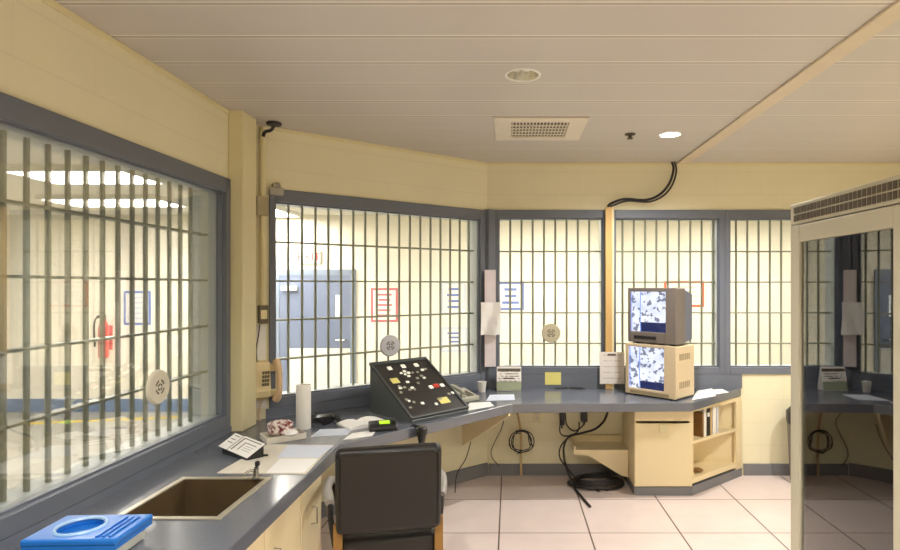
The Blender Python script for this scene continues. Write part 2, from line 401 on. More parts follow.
# EXIT sign above it
p = at(310, 257, YO)
e = thing('exit_sign', 'red and white exit sign above the blue grey corridor door', 'exit sign', (p.x, YO, p.z))
MB().box(-.15, .15, -.04, 0, -.085, .085).build('sign_case', 'white', e, bevel=.005)
text('sign_letters', 'EXIT', .15, 'exitw', e, Matrix.Translation((0, -.0405, -.004)) @ RX90)
def notice(name, label, x0, y0, x1, y1, mat_b, rows, ink, hdr=None, cols=None):
    a, c = at(x0, y1, YO), at(x1, y0, YO); w, h = c.x-a.x, c.z-a.z
    t = thing(name, label, 'notice', ((a.x+c.x)/2, YO, a.z))
    MB().box(-w/2, w/2, -.006, 0, 0, h).build('border', mat_b, t)
    k = min(.03, w*.09); MB().box(-w/2+k, w/2-k, -.008, -.006, k, h-k).build('sheet', 'paper', t)
    b = MB(); n = rows
    for i in range(n):
        z = k*1.8+(h-3.6*k)*(i+.5)/n; wd = (w/2-2*k)*random.uniform(.6, 1)
        b.box(-wd, wd, -.0095, -.008, z-(h/n)*.14, z+(h/n)*.14)
    b.build('printed_lines', ink, t)
notice('wall_notice', 'red bordered white notice on the corridor wall, right of the blue door', 371, 288, 398, 322, 'redp', 5, 'redp')
notice('wall_notice', 'white and blue notice on corridor wall, upper of two at right end of diagonal window', 441, 282, 466, 314, 'bluepaper', 4, 'bluep')
notice('wall_notice', 'white and blue notice on corridor wall, lower of two at right end of diagonal window', 441, 327, 467, 352, 'bluepaper', 4, 'bluep')
notice('wall_notice', 'blue bordered notice seen through the back window beside the corner post', 497, 282, 524, 310, 'bluep', 3, 'bluep')
notice('wall_notice', 'orange bordered notice behind the grey upper television', 664, 281, 704, 307, 'orange', 4, 'creampaper')
notice('wall_notice', 'blue bordered notice seen through the left window beside the fire extinguisher', 124, 291, 151, 325, 'bluep', 5, 'bluepaper')
notice('wall_notice', 'pale blue notice at the far right end of the left window', 189, 296, 200, 346, 'bluepaper', 4, 'bluep')
p = at(109, 335, YO)
x = thing('fire_extinguisher', 'red fire extinguisher on the corridor wall beyond the left window', 'fire extinguisher', (p.x, YO-.1, .72))
MB().lathe([(.03,0),(.056,.008),(.06,.03),(.06,.40),(.045,.45),(.03,.475),(.022,.50)], 20).build('cylinder', 'redx', x, smooth=True)
MB().box(-.02, .02, -.02, .02, .50, .54).box(-.015, .015, -.11, .02, .54, .56).build('valve', 'dark', x)
MB().tube([(0,0,.53),(-.08,-.02,.52),(-.11,-.02,.4),(-.10,-.02,.15)], .011).build('hose', 'dark', x, smooth=True)
MB().box(-.05, .05, .08, .10, .1, .42).build('wall_bracket', 'redx', x)

# ------------------------------------------------------------------ worktop, sink, cabinets
SK = (-1.51, -1.125, 2.215, 2.665)
outline = [(-1.729,1.0),(-.96,1.0),(-.96,3.25),(.015,4.36),(1.40,4.41),(2.03,5.049),(-.2,5.049),(-1.729,3.825)]
hole = [(SK[0],SK[2]),(SK[1],SK[2]),(SK[1],SK[3]),(SK[0],SK[3])]
wt = MB().prism(outline, CT-.068, CT, [hole]).build('worktop', 'counter', bevel=.006)
tag(wt, 'long slate grey worktop running under all the barred windows', 'worktop')
struct(MB().box(-1.7295, -1.709, 1.0, 3.53, CT, .80).build('trim_8', 'frame'))
b = MB(); b.box(.10, WD.L-.03, -.02, -.0005, CT, .83); struct(b.build('trim_9', 'frame', None, WD.A, WD.rz))
b = MB(); b.box(.04, UB(2.03), -.02, -.0005, CT, .887); struct(b.build('trim_10', 'frame', None, WB.A, WB.rz))

sk = thing('sink', 'rectangular sink with pale rim sunk into the left worktop', 'sink', ((SK[0]+SK[1])/2, (SK[2]+SK[3])/2, CT))
w, h = (SK[1]-SK[0])/2, (SK[3]-SK[2])/2; q = .0
b = MB(); r = .018
b.prism([(-w-r,-h-r),(w+r,-h-r),(w+r,h+r),(-w-r,h+r)], 0, .006, [[(-w+.008,-h+.008),(w-.008,-h+.008),(w-.008,h-.008),(-w+.008,h-.008)]])
b.build('rim', 'rim', sk, bevel=.002)
b = MB(); i, t_ = .004, .006
b.box(-w+i, -w+i+t_, -h+i, h-i, -.2, 0); b.box(w-i-t_, w-i, -h+i, h-i, -.2, 0)
b.box(-w+i+t_, w-i-t_, -h+i, -h+i+t_, -.2, 0); b.box(-w+i+t_, w-i-t_, h-i-t_, h-i, -.2, 0); b.box(-w+i, w-i, -h+i, h-i, -.206, -.2)
b.build('basin', 'basin', sk)
MB().lathe([(.03,-.2),(.03,-.197),(.012,-.1965)], 16).build('drain', 'chrome', sk)
p = g(256, 480)
t = thing('tap', 'small metal tap with dark knob on the sink rim corner', 'tap', (p.x, p.y, CT+.006))
MB().lathe([(.018,0),(.018,.008),(.013,.012),(.012,.04),(.014,.05),(.006,.056)], 16).build('stem', 'chrome', t, smooth=True)
MB().lathe([(.006,.056),(.011,.06),(.011,.078),(.006,.082)], 14, (.006,0,0)).build('knob', 'dark', t, smooth=True)
MB().tube([(0,0,.035),(-.02,-.025,.045),(-.035,-.045,.03)], .006).build('spout', 'chrome', t, smooth=True)

def cabinet(y0, y1, label, doors, handles):
    t = thing('base_cabinet', label, 'cabinet', (-1.0, (y0+y1)/2, 0), 0, 'cream cabinets under the left worktop'); L = y1-y0; k = L/2
    b = MB(); T = .018
    b.box(-.66, 0, -k, -k+T, .1, .69); b.box(-.66, 0, k-T, k, .1, .69); b.box(-.66, 0, -k+T, k-T, .1, .1+T)
    b.box(-.66, -.66+T, -k+T, k-T, .12, .69); b.box(-T, 0, -k+T, k-T, .62, .69)
    b.build('carcass', 'cream', t); MB().box(-.62, -.04, -k, k, 0, .1).build('kick', 'base', t)
    dw = L/doors
    for n in range(doors):
        c = -k+dw*(n+.5)
        dd = MB().box(0, .018, c-dw/2+.004, c+dw/2-.004, .11, .69).build('door', 'cream', t, bevel=.003)
        hy = c+handles[n]*(dw/2-.09)
        MB().tube([(.018,hy,.485),(.045,hy,.487),(.045,hy,.567),(.018,hy,.569)], .004, 8, False).build('handle', 'chrome', dd, smooth=True)
cabinet(1.9, 2.705, 'wide cream cabinet under the sink', 2, (1, -1))
cabinet(2.71, 3.0, 'narrow cream cabinet with wire handle beside the black chair', 1, (-.2,))

# gusset under the worktop
b = MB(); A, Bp = Vector((-.395,4.82)), Vector((-.005,4.34)); dv = (Bp-A); Ln = dv.length; ang = math.atan2(dv.y, dv.x)
b.side([(0,CT-.07),(Ln,CT-.07),(Ln,CT-.085),(.02,.33),(0,.33)], -.009, .009)
tag(b.build('worktop_bracket', 'cream', None, (A.x, A.y, 0), ang-PI/2), 'cream triangular bracket holding up the worktop right of the chair', 'bracket')

# back cabinet with drawer front and door
cb = thing('base_cabinet', 'cream cabinet with drawer and door under the stacked screens', 'cabinet', (1.2125, 4.55, 0))
k = .2275; T = .018
b = MB(); b.box(-k, -k+T, .012, .478, .07, .694); b.box(k-T, k, .012, .478, .07, .694); b.box(-k+T, k-T, .012, .478, .07, .09)
b.box(-k+T, k-T, .46, .478, .09, .694); b.box(-k+T, k-T, .02, .04, .60, .694); b.build('carcass', 'cream', cb)
MB().box(-k, k, .004, .478, 0, .07).build('kick', 'base', cb)
dr = MB().box(-k, k, -.006, .012, .592, .692).build('drawer', 'cream', cb, bevel=.003)
do = MB().box(-k, k, -.006, .012, .076, .574).build('door', 'cream', cb, bevel=.003)
MB().box(-.035, .035, -.013, -.006, .50, .565).build('handle', 'trimc', do, bevel=.003)
# angled open shelf unit
su = thing('corner_shelf_unit', 'angled cream open shelf unit at the right end of the worktop', 'shelf unit', (1.443, 4.55, 0))
tri = [(0,.012),(.58,.478),(0,.478)]
MB().prism([(0,.004),(.585,.478),(0,.478)], 0, .07).build('kick', 'base', su)
MB().prism(tri, .09, .13).build('shelf', 'cream', su); MB().prism(tri, .405, .425).build('shelf', 'cream', su)
MB().box(.0, .56, .46, .478, .13, .694).build('back_panel', 'cream', su)
MB().box(.0, .018, .03, .46, .425, .694).box(.0, .018, .03, .46, .13, .405).build('side_panel', 'cream', su)
hyp = math.atan2(.466, .58); hx, hy = math.cos(hyp), math.sin(hyp)
def S(s, d): return (s*hx - d*hy, .012 + s*hy + d*hx)     # along / into the opening
MB().prism([S(.655,0), S(.742,0), S(.735,.02), S(.655,.02)], .07, .694).build('stile', 'cream', su)
MB().prism([S(0,0), S(.655,0), S(.655,.018), S(.02,.018)], .66, .694).build('top_rail', 'cream', su)
def book(s, wd, dp, ht, m, label, spine=None, lean=0, name='binder'):
    px, py = S(s, .02); t = thing(name, label, 'binder', (1.443+px, 4.55+py, .425), hyp, 'binders on the angled shelf')
    MB().box(0, .004, 0, dp, 0, ht).box(wd-.004, wd, 0, dp, 0, ht).box(.004, wd-.004, 0, .004, 0, ht).build('cover', m, t)
    MB().box(.005, wd-.005, .006, dp-.004, .006, ht-.008).build('pages', 'paper', t)
    if spine: MB().box(wd*.2, wd*.8, -.002, 0, ht*.68, ht*.82).build('spine_label', spine, t)
book(.175, .022, .12, .20, 'brown', 'thin brown binder, leftmost on the angled shelf')
book(.20, .036, .15, .23, 'white', 'white binder standing left of the black binder')
book(.24, .05, .16, .232, 'dark', 'thick black binder with a white spine label on the angled shelf', 'white')
book(.294, .022, .16, .22, 'tan', 'thin tan binder pressed against the right of the black binder')
book(.33, .05, .17, .225, 'white', 'wide white binder, right of the tan one on the angled shelf')
book(.39, .024, .17, .215, 'bluepaper', 'pale blue grey binder, rightmost on the angled shelf')
tag(MB().blob((0,0,.022), .03, (1.3,.8,.7), 3).build('rag', 'brown', None, (1.443+S(.17,.06)[0], 4.55+S(.17,.06)[1], .13), smooth=True), 'small brown rag on the lowest board of the angled shelf', 'rag')
# low tray shelf in the kneehole
ts = thing('kneehole_shelf', 'low cream tray shelf fixed left of the back cabinet', 'shelf', (.53, 4.76, .285))
MB().box(0, .45, 0, .27, 0, .018).build('board', 'cream', ts); MB().box(0, .45, .252, .27, .018, .075).build('back_lip', 'cream', ts)
MB().box(0, .014, 0, .252, .018, .05).build('side_lip', 'cream', ts)
b = MB(); b.prism([(.0,0),(.45,0),(.45,-.21),(.40,-.20),(.12,-.03),(0,-.02)], 0, .018, (), Matrix.Translation((0,.004,0)) @ Matrix(((1,0,0,0),(0,0,1,0),(0,1,0,0),(0,0,0,1))))
b.build('gusset', 'cream', ts)

# ------------------------------------------------------------------ televisions
def crt(name, label, loc, rz, w, d1, d2, h, mf, mb, sm, sx0, sx1, sz0, sz1, neck, feet=.012):
    t = thing(name, label, 'television', loc, rz)
    # front face at y = 0 facing -y; d1 = depth of the front shell, d2 = total depth
    b = MB()
    b.box(0, sx0, 0, .02, feet, h); b.box(sx1, w, 0, .02, feet, h); b.box(sx0, sx1, 0, .02, feet, sz0); b.box(sx0, sx1, 0, .02, sz1, h)
    b.build('bezel', mf, t, bevel=.005)
    MB().box(.003, w-.003, .02, d1, feet, h-.003).build('housing', mf, t, bevel=.008)
    n = neck
    bb = MB(); pts = [(0, feet+.0), (0, h-.01), (d2-d1, h-n), (d2-d1, feet+n*.4)]
    bm = bb.bm; A = [bm.verts.new((x, d1, z)) for x, z in ((.012,feet+.004),(w-.012,feet+.004),(w-.012,h-.012),(.012,h-.012))]
    Bv = [bm.verts.new((x, d2, z)) for x, z in ((n,feet+n*.3),(w-n,feet+n*.3),(w-n,h-n),(n,h-n))]
    bm.faces.new(A); bm.faces.new(Bv)
    for i in range(4): bm.faces.new((A[i], A[(i+1)%4], Bv[(i+1)%4], Bv[i]))
    rear = bb.build('rear_shell', mb, t, bevel=.006)
    # slightly bulging tube face
    cw, cz = (sx1-sx0)/2, (sz1-sz0)/2; bb = MB(); bm = bb.bm; N = 8; G = []
    for i in range(N+1):
        row = []
        for j in range(N+1):
            x, z = -1+2*i/N, -1+2*j/N; row.append(bm.verts.new((x*cw, .012-.010*(1-x*x)*(1-z*z), z*cz)))
        G.append(row)
    for i in range(N):
        for j in range(N): bm.faces.new((G[i][j], G[i+1][j], G[i+1][j+1], G[i][j+1]))
    so = bb.build('screen', sm, t, ((sx0+sx1)/2, 0, (sz0+sz1)/2), smooth=True)
    for fx, fy in ((.05,.05),(w-.05,.05),(.08,d1-.05),(w-.08,d1-.05)): MB().box(fx-.02, fx+.02, fy-.02, fy+.02, 0, feet).build('foot', 'dark', t)
    return t
mrz = math.atan2(-.70, .714)
low = crt('television', 'beige television showing security pictures, lower of the two screens', (.957, 4.775, CT), mrz, .46, .31, .352, .425, 'beige', 'beige', screen_mat('lower screen picture', 3, -.105, -.06), .03, .355, .062, .40, .03, .012)
for r0 in (.31, .09):
    b = MB()
    for i in range(6): b.box(.4560, .4585, .06+.03*i, .078+.03*i, r0, r0+.05)
    b.build('side_vent', 'beiged', low)
MB().box(.05, .40, -.002, 0, .022, .045).build('control_strip', 'beiged', low)
up = crt('television', 'grey television stacked on the beige one, showing security pictures', (.975, 4.76, CT+.425), mrz, .435, .16, .365, .455, 'tv', 'tvb', screen_mat('upper screen picture', 9, -.085, -.07), .024, .345, .10, .425, .05, .012)
MB().box(.06, .26, -.003, 0, .04, .066).build('control_strip', 'dark', up)

# ------------------------------------------------------------------ control console
cv = math.atan2(.354, .351)
cn = thing('control_console', 'black sloping control panel of buttons on the worktop', 'control panel', (-.640, 3.735, CT), cv)
CW, CD, CHh = .497, .512, .345; fh = .03
MB().side([(0,0),(CD,0),(CD,CHh-.02),(0,fh-.012)], .006, CW-.006).build('case', 'console', cn, bevel=.004)
sl = math.atan2(CHh-fh, CD); SLn = math.hypot(CHh-fh, CD)
PM = Matrix.Translation((0, 0, fh)) @ Matrix.Rotation(sl, 4, 'X')          # panel plane: x right, y up the slope, z out
fp = MB(); fp.box(0, CW, 0, SLn, -.014, .0, PM); fp.build('panel', 'consol', cn, bevel=.003)
b = MB(); e_ = .016
b.box(0, CW, 0, e_, 0, .007, PM); b.box(0, CW, SLn-.03, SLn, 0, .007, PM); b.box(0, e_, e_, SLn-.03, 0, .007, PM); b.box(CW-e_, CW, e_, SLn-.03, 0, .007, PM)
b.build('panel_frame', 'console', cn, bevel=.002)
def st(px, py):     # crop pixel on the panel -> panel x, y
    ox, oy = px-55, py-80; ax, ay, bx_, by_ = 310, -30, 235, 325; D = ax*by_-ay*bx_
    return (ox*by_-oy*bx_)/D*CW, (1-(ax*oy-ay*ox)/D)*SLn
def button(px, py, w, h, m, name='button', z=.006):
    x, y = st(px, py); return MB().box(x-w/2, x+w/2, y-h/2, y+h/2, 0, z, PM).build(name, m, cn)
for px, py in ((165,118),(238,108),(310,103)): button(px, py, .032, .034, 'white_b')
rb = random.Random(4)
for px, py in ((228,150),(250,158),(268,150),(290,150),(318,148),(345,135),(362,130),(245,140),(270,170),(318,185),(355,185),(340,172),(265,205),(290,240),(278,250),(322,215),(302,250),(250,235),(228,238),(232,262),(222,228),(262,305),(275,312),(283,348),(300,320),(345,330),(490,290),(512,285),(418,340),(440,312)):
    button(px, py, .016+.008*rb.random(), .014+.006*rb.random(), 'white_b' if rb.random() > .35 else 'gphone')
button(392, 243, .03, .03, 'white_b'); button(455, 236, .03, .03, 'white_b'); button(420, 238, .04, .034, 'red', 'red_button', .01)
button(198, 192, .062, .055, 'sticky', 'yellow_note', .001); button(462, 322, .085, .06, 'sticky', 'yellow_note', .001)
# radio with green display and the microphone at the worktop edge
p = g(391, 430.5); p = p+Vector((-.055,.02,0))
rd = thing('desk_radio', 'small black radio with lit green display at the worktop edge', 'radio', (p.x, p.y, CT), math.atan2(.736,.645)-.55)
MB().side([(-.05,0),(.055,0),(.055,.05),(-.03,.042),(-.05,.02)], -.085, .085).build('case', 'dark', rd, bevel=.006)
MB().box(-.022, .04, -.028, .02, .0455, .052, Matrix.Rotation(.09, 4, 'X')).build('display', 'green', rd)
MB().lathe([(.011,0),(.011,.012)], 12, (.066,-.01,.046)).build('knob', 'dark', rd, smooth=True)
p = g(419, 426.0)
mc = thing('microphone', 'black handheld microphone hanging over the worktop edge in front of the console', 'microphone', (-.603, 3.676, CT), math.atan2(.736,.645))
MB().box(-.014, .014, -.028, .03, 0, .006).box(-.014, .014, -.034, -.028, -.05, .006).build('clip', 'dark', mc)
MB().lathe([(.012,-.125),(.017,-.11),(.026,-.06),(.037,-.03),(.037,-.005),(.028,.005)], 16, (0,-.058,0)).build('body', 'dark', mc, smooth=True)
MB().lathe([(.022,.005),(.022,.008)], 16, (0,-.058,0)).build('grille', 'keys', mc)

# ------------------------------------------------------------------ chair
ch = thing('armchair', 'black vinyl armchair with wooden frame, its back to the viewer', 'chair', (-.565, 2.69, 0), math.atan2(.10,.471))
# local: x right, y forward (away from the camera)
def cushion(x0, x1, y0, y1, z0, z1, name, m, mtx=None, bev=.03):
    b = MB(); b.box(x0, x1, y0, y1, z0, z1, mtx); return b.build(name, m, ch, bevel=bev, seg=4, smooth=True)
lean = Matrix.Translation((0, 0, .52)) @ Matrix.Rotation(math.radians(6), 4, 'X')
cushion(-.24, .24, -.035, .04, 0, .405, 'backrest', 'vinyl', lean, .03)
b = MB(); b.tube([lean @ Vector(v) for v in ((-.225,-.03,.03),(-.225,-.034,.37),(-.2,-.034,.39),(.2,-.034,.39),(.225,-.034,.37),(.225,-.03,.03),(-.225,-.03,.03))], .005, 8, False)
b.build('piping', 'vinyl', ch, smooth=True)
cushion(-.235, .235, .03, .49, .37, .475, 'seat', 'vinyl', None, .035)
b = MB(); b.box(-.225, .225, .04, .47, .33, .37); b.build('seat_rail', 'wood', ch)
for s in (-1, .915):
    b = MB(); b.side([(-.005,0),(.03,0),(.038,.36),(.04,.56),(.005,.56),(.0,.36)], math.copysign(.232, s)-.02, math.copysign(.232, s)+.02)
    b.build('leg', 'wood', ch, bevel=.004)
    MB().box(math.copysign(.245, s)-.02, math.copysign(.245, s)+.02, .40, .44, 0, .62).build('leg', 'wood', ch, bevel=.004)
    arm = MB().tube([(s*.275,.10,.628),(s*.292,.17,.648),(s*.302,.28,.652),(s*.300,.38,.645),(s*.29,.44,.625)], .021, 12).build('armrest', 'lightg', ch, smooth=True)
    MB().tube([(s*.252,.10,.42),(s*.272,.095,.56),(s*.276,.11,.615),(s*.292,.19,.628),(s*.30,.30,.63),(s*.296,.40,.622),(s*.275,.43,.56),(s*.255,.42,.40)], .014, 8).build('arm_frame', 'dark', ch, smooth=True)

# ------------------------------------------------------------------ things on the worktop
def paper(name, label, pts, m='paper', z=CT, th=.002, cat='paper', curl=None, group='papers on the worktop'):
    P = [g(a, b_, z) for a, b_ in pts]
    return tag(MB().sheet(P, th).build(name, m), label, cat, group)
paper('large_sheet', 'big cream sheet spread on the worktop beside the sink', [(217,473.5),(267,445),(333,445.5),(306,474.5)], 'creampaper', CT, .004)
paper('paper_sheet', 'pale white sheet lying on the far half of the big cream sheet', [(277,457.5),(288,445.5),(334,446),(318,457.8)], 'bluepaper', CT+.004)
paper('paper_sheet', 'white sheet lying on the near right of the big cream sheet', [(266,473),(280,459),(318,459),(304,472.8)], 'paper', CT+.004)
p = g(272, 468, CT+.004)
tag(MB().box(-.02,.02,-.006,.006,0,.008).build('marker_pen', 'dark', None, (g(264,456,CT+.006)).xyz, .3), 'small black marker lying on the big cream sheet', 'pen')
# leaning notice card
A_, B_, D_ = g(219,446.5,.80), g(237,433,.855), g(247,458.5,.782); U_, V_ = D_-A_, B_-A_
O_ = Vector(((A_.x+B_.x+D_.x+(A_+U_+V_).x)/4, (B_.y+D_.y)/2, CT))
cd = thing('card_stand', 'black stand with two printed white cards in front of the pillar', 'card stand', O_)
def CP(a, b_, h=0): return A_+U_*a+V_*b_+U_.cross(V_).normalized()*h-O_
def card(a0, a1, b0, b1, h, th): return MB().sheet([CP(a0,b0,h),CP(a1,b0,h),CP(a1,b1,h),CP(a0,b1,h)], th)
b = MB(); bm = b.bm; T4 = [bm.verts.new(CP(x, y, -.002)) for x, y in ((.08,.05),(.97,.05),(.97,.95),(.08,.95))]
B4 = [bm.verts.new(Vector((v.co.x, v.co.y, 0))) for v in T4]
bm.faces.new(T4); bm.faces.new(B4[::-1])
for i in range(4): bm.faces.new((T4[i], T4[(i+1)%4], B4[(i+1)%4], B4[i]))
b.build('wedge', 'dark', cd)
card(.30, 1, 0, 1, 0, .002).build('card', 'paper', cd); card(-.02, .27, .0, .96, 0, .002).build('card', 'paper', cd)
for q in ((.36,.94,.86,.91),(.36,.40,.1,.86),(.52,.55,.2,.7),(.55,.90,.66,.70),(.62,.90,.52,.54),(.62,.88,.40,.42),(.62,.90,.28,.30),(.04,.22,.82,.86),(.04,.2,.6,.64),(.04,.22,.4,.44)):
    card(*q, .0022, .0004).build('printed_line', 'keys', cd)
# tray of cloths
p = g(281, 440)
tr = thing('desk_tray', 'low cream tray on the worktop below the wall phone', 'tray', (p.x, p.y+.03, CT), .65)
MB().box(-.11,.11,-.08,.08,0,.006).box(-.11,.11,-.08,-.074,.006,.035).box(-.11,.11,.074,.08,.006,.035).box(-.11,-.104,-.074,.074,.006,.035).box(.104,.11,-.074,.074,.006,.035).build('tray_body', 'creampaper', tr, bevel=.002)
c0 = Vector((p.x, p.y+.03, CT+.006))
tag(MB().blob((0,0,.056),.055,(1.4,1.0,.85),5,.16).build('folded_cloth', 'fabr', None, c0+Vector((-.02,.015,0)), .6, smooth=True), 'crumpled red and white cloth in the cream tray', 'cloth')
tag(MB().blob((0,0,.033),.036,(1.1,.9,.65),8,.1).build('tissue_wad', 'paper', None, c0+Vector((.06,-.03,0)), .6, smooth=True), 'white tissue wad beside the red and white cloth in the tray', 'tissue')
# paper towel roll
p = g(303.5, 428.5)
rl = thing('paper_towel_roll', 'white paper towel roll standing upright below the diagonal window', 'paper towel', (p.x, p.y, CT))
MB().lathe([(.043,0),(.045,.004),(.045,.272),(.043,.276),(.02,.276),(.02,.27)], 28).build('roll', 'white', rl, smooth=True)
MB().lathe([(.0195,.262),(.0195,.274),(.016,.274),(.016,.262)], 20).build('core', 'tan', rl)
# gloves
p = g(322, 424)
gl = thing('gloves', 'crumpled black gloves lying beside the paper towel roll', 'gloves', (p.x+.01, p.y, CT), .6)
b = MB().blob((0,0,.034),.042,(1.6,.95,.75),11,.25); b.build('palm', 'dark', gl, smooth=True)
for k_, (dx, dy) in enumerate(((.055,-.03),(.075,-.008),(.075,.016),(.06,.034))):
    MB().tube([(dx*.5,dy*.6,.04),(dx,dy,.05),(dx+.03,dy*1.3,.012)], .010, 8).build('finger', 'dark', gl, smooth=True)
MB().blob((-.065,.02,.034),.042,(1,.9,.75),14,.2).build('cuff', 'dark', gl, smooth=True)
# open booklet
p = g(364, 424)
bk = thing('open_booklet', 'open white booklet with curling pages left of the console', 'booklet', (p.x, p.y, CT), .72)
b = MB(); bm = b.bm
for sgn in (-1, 1):
    prof = [(0,.008),(.03,.02),(.07,.024),(.11,.018),(.14,.010)]
    L = [(sgn*x, z) for x, z in prof]; vs = []
    for y in (-.10, .10): vs.append([bm.verts.new((x, y, z)) for x, z in L]+[bm.verts.new((x, y, 0)) for x, z in reversed(L)])
    n = len(vs[0])
    for i in range(n): bm.faces.new((vs[0][i], vs[0][(i+1)%n], vs[1][(i+1)%n], vs[1][i]))
    bm.faces.new(vs[0]); bm.faces.new(vs[1])
b.build('pages', 'paper', bk, smooth=True)
paper('paper_sheet', 'pale blue sheet under the window between gloves and booklet', [(311,437),(320,429.5),(352,428.5),(347,435)], 'bluepaper')
paper('paper_sheet', 'white sheet at the worktop edge, left of the radio', [(343,440),(352,433.5),(377,430),(372,436)], 'paper')
# desk phone right of console
p = g(462, 401)
dp = thing('desk_phone', 'grey desk telephone between the console and the white cup', 'telephone', (p.x, p.y+.05, CT), .72)
MB().side([(-.1,0),(.1,0),(.1,.075),(-.1,.03)], -.09, .09).build('body', 'gphone', dp, bevel=.006)
tm = Matrix.Translation((0,-.1,.031)) @ Matrix.Rotation(math.atan2(.045,.2), 4, 'X')
b = MB()
for i in range(3):
    for j in range(4): b.box(-.0+.022*i, .016+.022*i, .03+.028*j, .047+.028*j, 0, .004, tm)
b.build('keypad', 'keys', dp)
MB().tube([tm @ Vector(v) for v in ((-.055,.02,.03),(-.055,.06,.042),(-.055,.15,.042),(-.055,.19,.03))], .017, 10).build('handset', 'gphone', dp, smooth=True)
MB().box(-.075,-.035,.01,.045,0,.02,tm).box(-.075,-.035,.165,.2,0,.02,tm).build('cradle', 'gphone', dp)
p = g(482, 392)
cu = thing('cup', 'small white cup beside the grey desk phone', 'cup', (p.x, p.y, CT))
MB().lathe([(.026,0),(.028,.003),(.038,.085),(.039,.088),(.036,.088),(.026,.006)], 24).build('cup_body', 'white', cu, smooth=True)
paper('paper_sheet', 'white sheet on the worktop in front of the white cup', [(463,411.5),(470,403),(490,402),(494,406)], 'paper')
paper('paper_sheet', 'folded white sheet right of the cup, below the desk calendar', [(486,401),(490,395),(514,394.6),(515,400)], 'bluepaper')
# desk calendar by the corner
p = g(509, 393)
ca = thing('desk_calendar', 'white and green desk calendar standing against the corner sill', 'calendar', (p.x, 4.965, CT), .0)
MB().side([(-.055,0),(.045,0),(.0,.20)], -.105, .105).build('stand', 'white', ca)
lm = Matrix.Translation((0,-.0565,.0)) @ Matrix.Rotation(math.atan2(.2,.055), 4, 'X')
MB().box(-.105,.105,0.005,.075,0,.003,lm).build('green_base', mat('grey green card', (150,158,132), .6), ca)
MB().box(-.105,.105,.08,.2,0,.003,lm).build('page', printed('calendar page', (234,230,224), (120,112,110), 5, .02, .008, -.09, .09), ca)
MB().box(-.1,.1,.165,.19,.003,.0036,lm).box(-.05,.04,.10,.112,.003,.0036,lm).build('heading', 'keys', ca)
# pens by the wall
for k_, (px, py, lb) in enumerate(((562,388.8,'black pen at the back of the worktop, left of the pair'),(577,388.8,'black pen at the back of the worktop, right of the pair'))):
    p = g(px, py); t = thing('pen', lb, 'pen', (p.x, p.y, CT+.006), .12-.3*k_, 'pens below the yellow note')
    MB().tube([(-.065,0,0),(.05,0,0)], .006, 8, False).build('barrel', 'dark', t, smooth=True); MB().tube([(.05,0,0),(.075,0,0)], .0045, 8, False).build('cap', 'keys', t, smooth=True)
# papers at the right end
for k_, (pts, z, lb) in enumerate(([[(692,400),(697,391),(712,388.5),(716,396)], CT, 'white sheet under the curled one right of the beige television'], [[(699,396.5),(704,390),(722,389),(729,392.5)], CT+.0025, 'curled white sheet at the right end of the worktop'])):
    paper('paper_sheet', lb, pts, 'paper', z)
# blue lidded box beside the sink
bx = thing('storage_box', 'milky plastic box with a blue lid in front of the sink', 'box', (-1.42, 1.935, CT), .04)
MB().prism([(-.135,-.082),(.135,-.082),(.135,.1),(-.135,.1)], 0, .046).build('tub', 'tub', bx, bevel=.012)
b = MB(); b.prism([(-.15,-.095),(.15,-.095),(.15,.115),(-.15,.115)], .06, .082, [circ(-.03,0.01,.07,28)]); b.build('lid', 'blue', bx, bevel=.006)
MB().prism([(-.147,-.092),(.147,-.092),(.147,.112),(-.147,.112)], .045, .062).build('lid_skirt', 'blue', bx)
b = MB(); b.lathe([(.066,.082),(.07,.088),(.074,.088),(.078,.082)], 28, (-.03,.01,0), None, False); b.build('lid_ring', mat('pale blue rim', (150,190,226), .3), bx, smooth=True)
b = MB()
for k_ in range(3): b.box(.075+.02*k_, .085+.02*k_, -.08, .08, .082, .088)
b.build('lid_ribs', 'blue', bx, bevel=.002)

# ------------------------------------------------------------------ on the windows and walls
def speaker(name, label, px, py, W, u, r, m='offwhite'):
    t = thing('speaking_vent', label, 'vent', (0,0,0), W.rz); return t
def disc(label, W, u, z, r, m='offwhite'):
    q = W.p(u, .030, z); t = thing('speaking_vent', label, 'speaking vent', q, W.rz, 'round vents on the windows')
    mt = Matrix.Rotation(PI/2, 4, 'X')
    MB().lathe([(r,0),(r,.012),(r*.93,.018),(0.001,.018)], 32, (0,0,0), mt).build('disc', m, t, smooth=True)
    b = MB(); 
    for a in range(4):
        for k_ in (-1, 0, 1):
            an = a*PI/2+PI/4+k_*.35; rr = r*.38
            b.lathe([(.006,.0181),(.006,.0186)], 8, (0,0,0), Matrix.Translation((rr*math.cos(an), 0, rr*math.sin(an))) @ mt)
            b.lathe([(.005,.0181),(.005,.0186)], 8, (0,0,0), Matrix.Translation((rr*.45*math.cos(an), 0, rr*.45*math.sin(an))) @ mt)
    b.build('speech_holes', 'keys', t)
yv = F*1.77/(CX-154.5); disc('round off white speaking vent on the left window', WL, UL(yv), HC-(387-CY)*yv/F, .086)
# diagonal: u where the ray of px 389.5 meets the glass
k_ = (389.5-CX)/F; A = WD.p(0,.03,0); uu = (k_*A.y-A.x)/(WD.d.x-k_*WD.d.y); q = WD.p(uu,.03,0)
disc('round pale speaking vent on the diagonal window above the console', WD, uu, HC-(345.5-CY)*q.y/F, .083, mat('pale lilac plastic', (206,206,216), .4))
disc('round grey speaking vent on the back window', WB, UB((551-CX)*5.08/F), HC-(333-CY)*5.08/F, .083, mat('grey tan plastic', (186,178,152), .4))
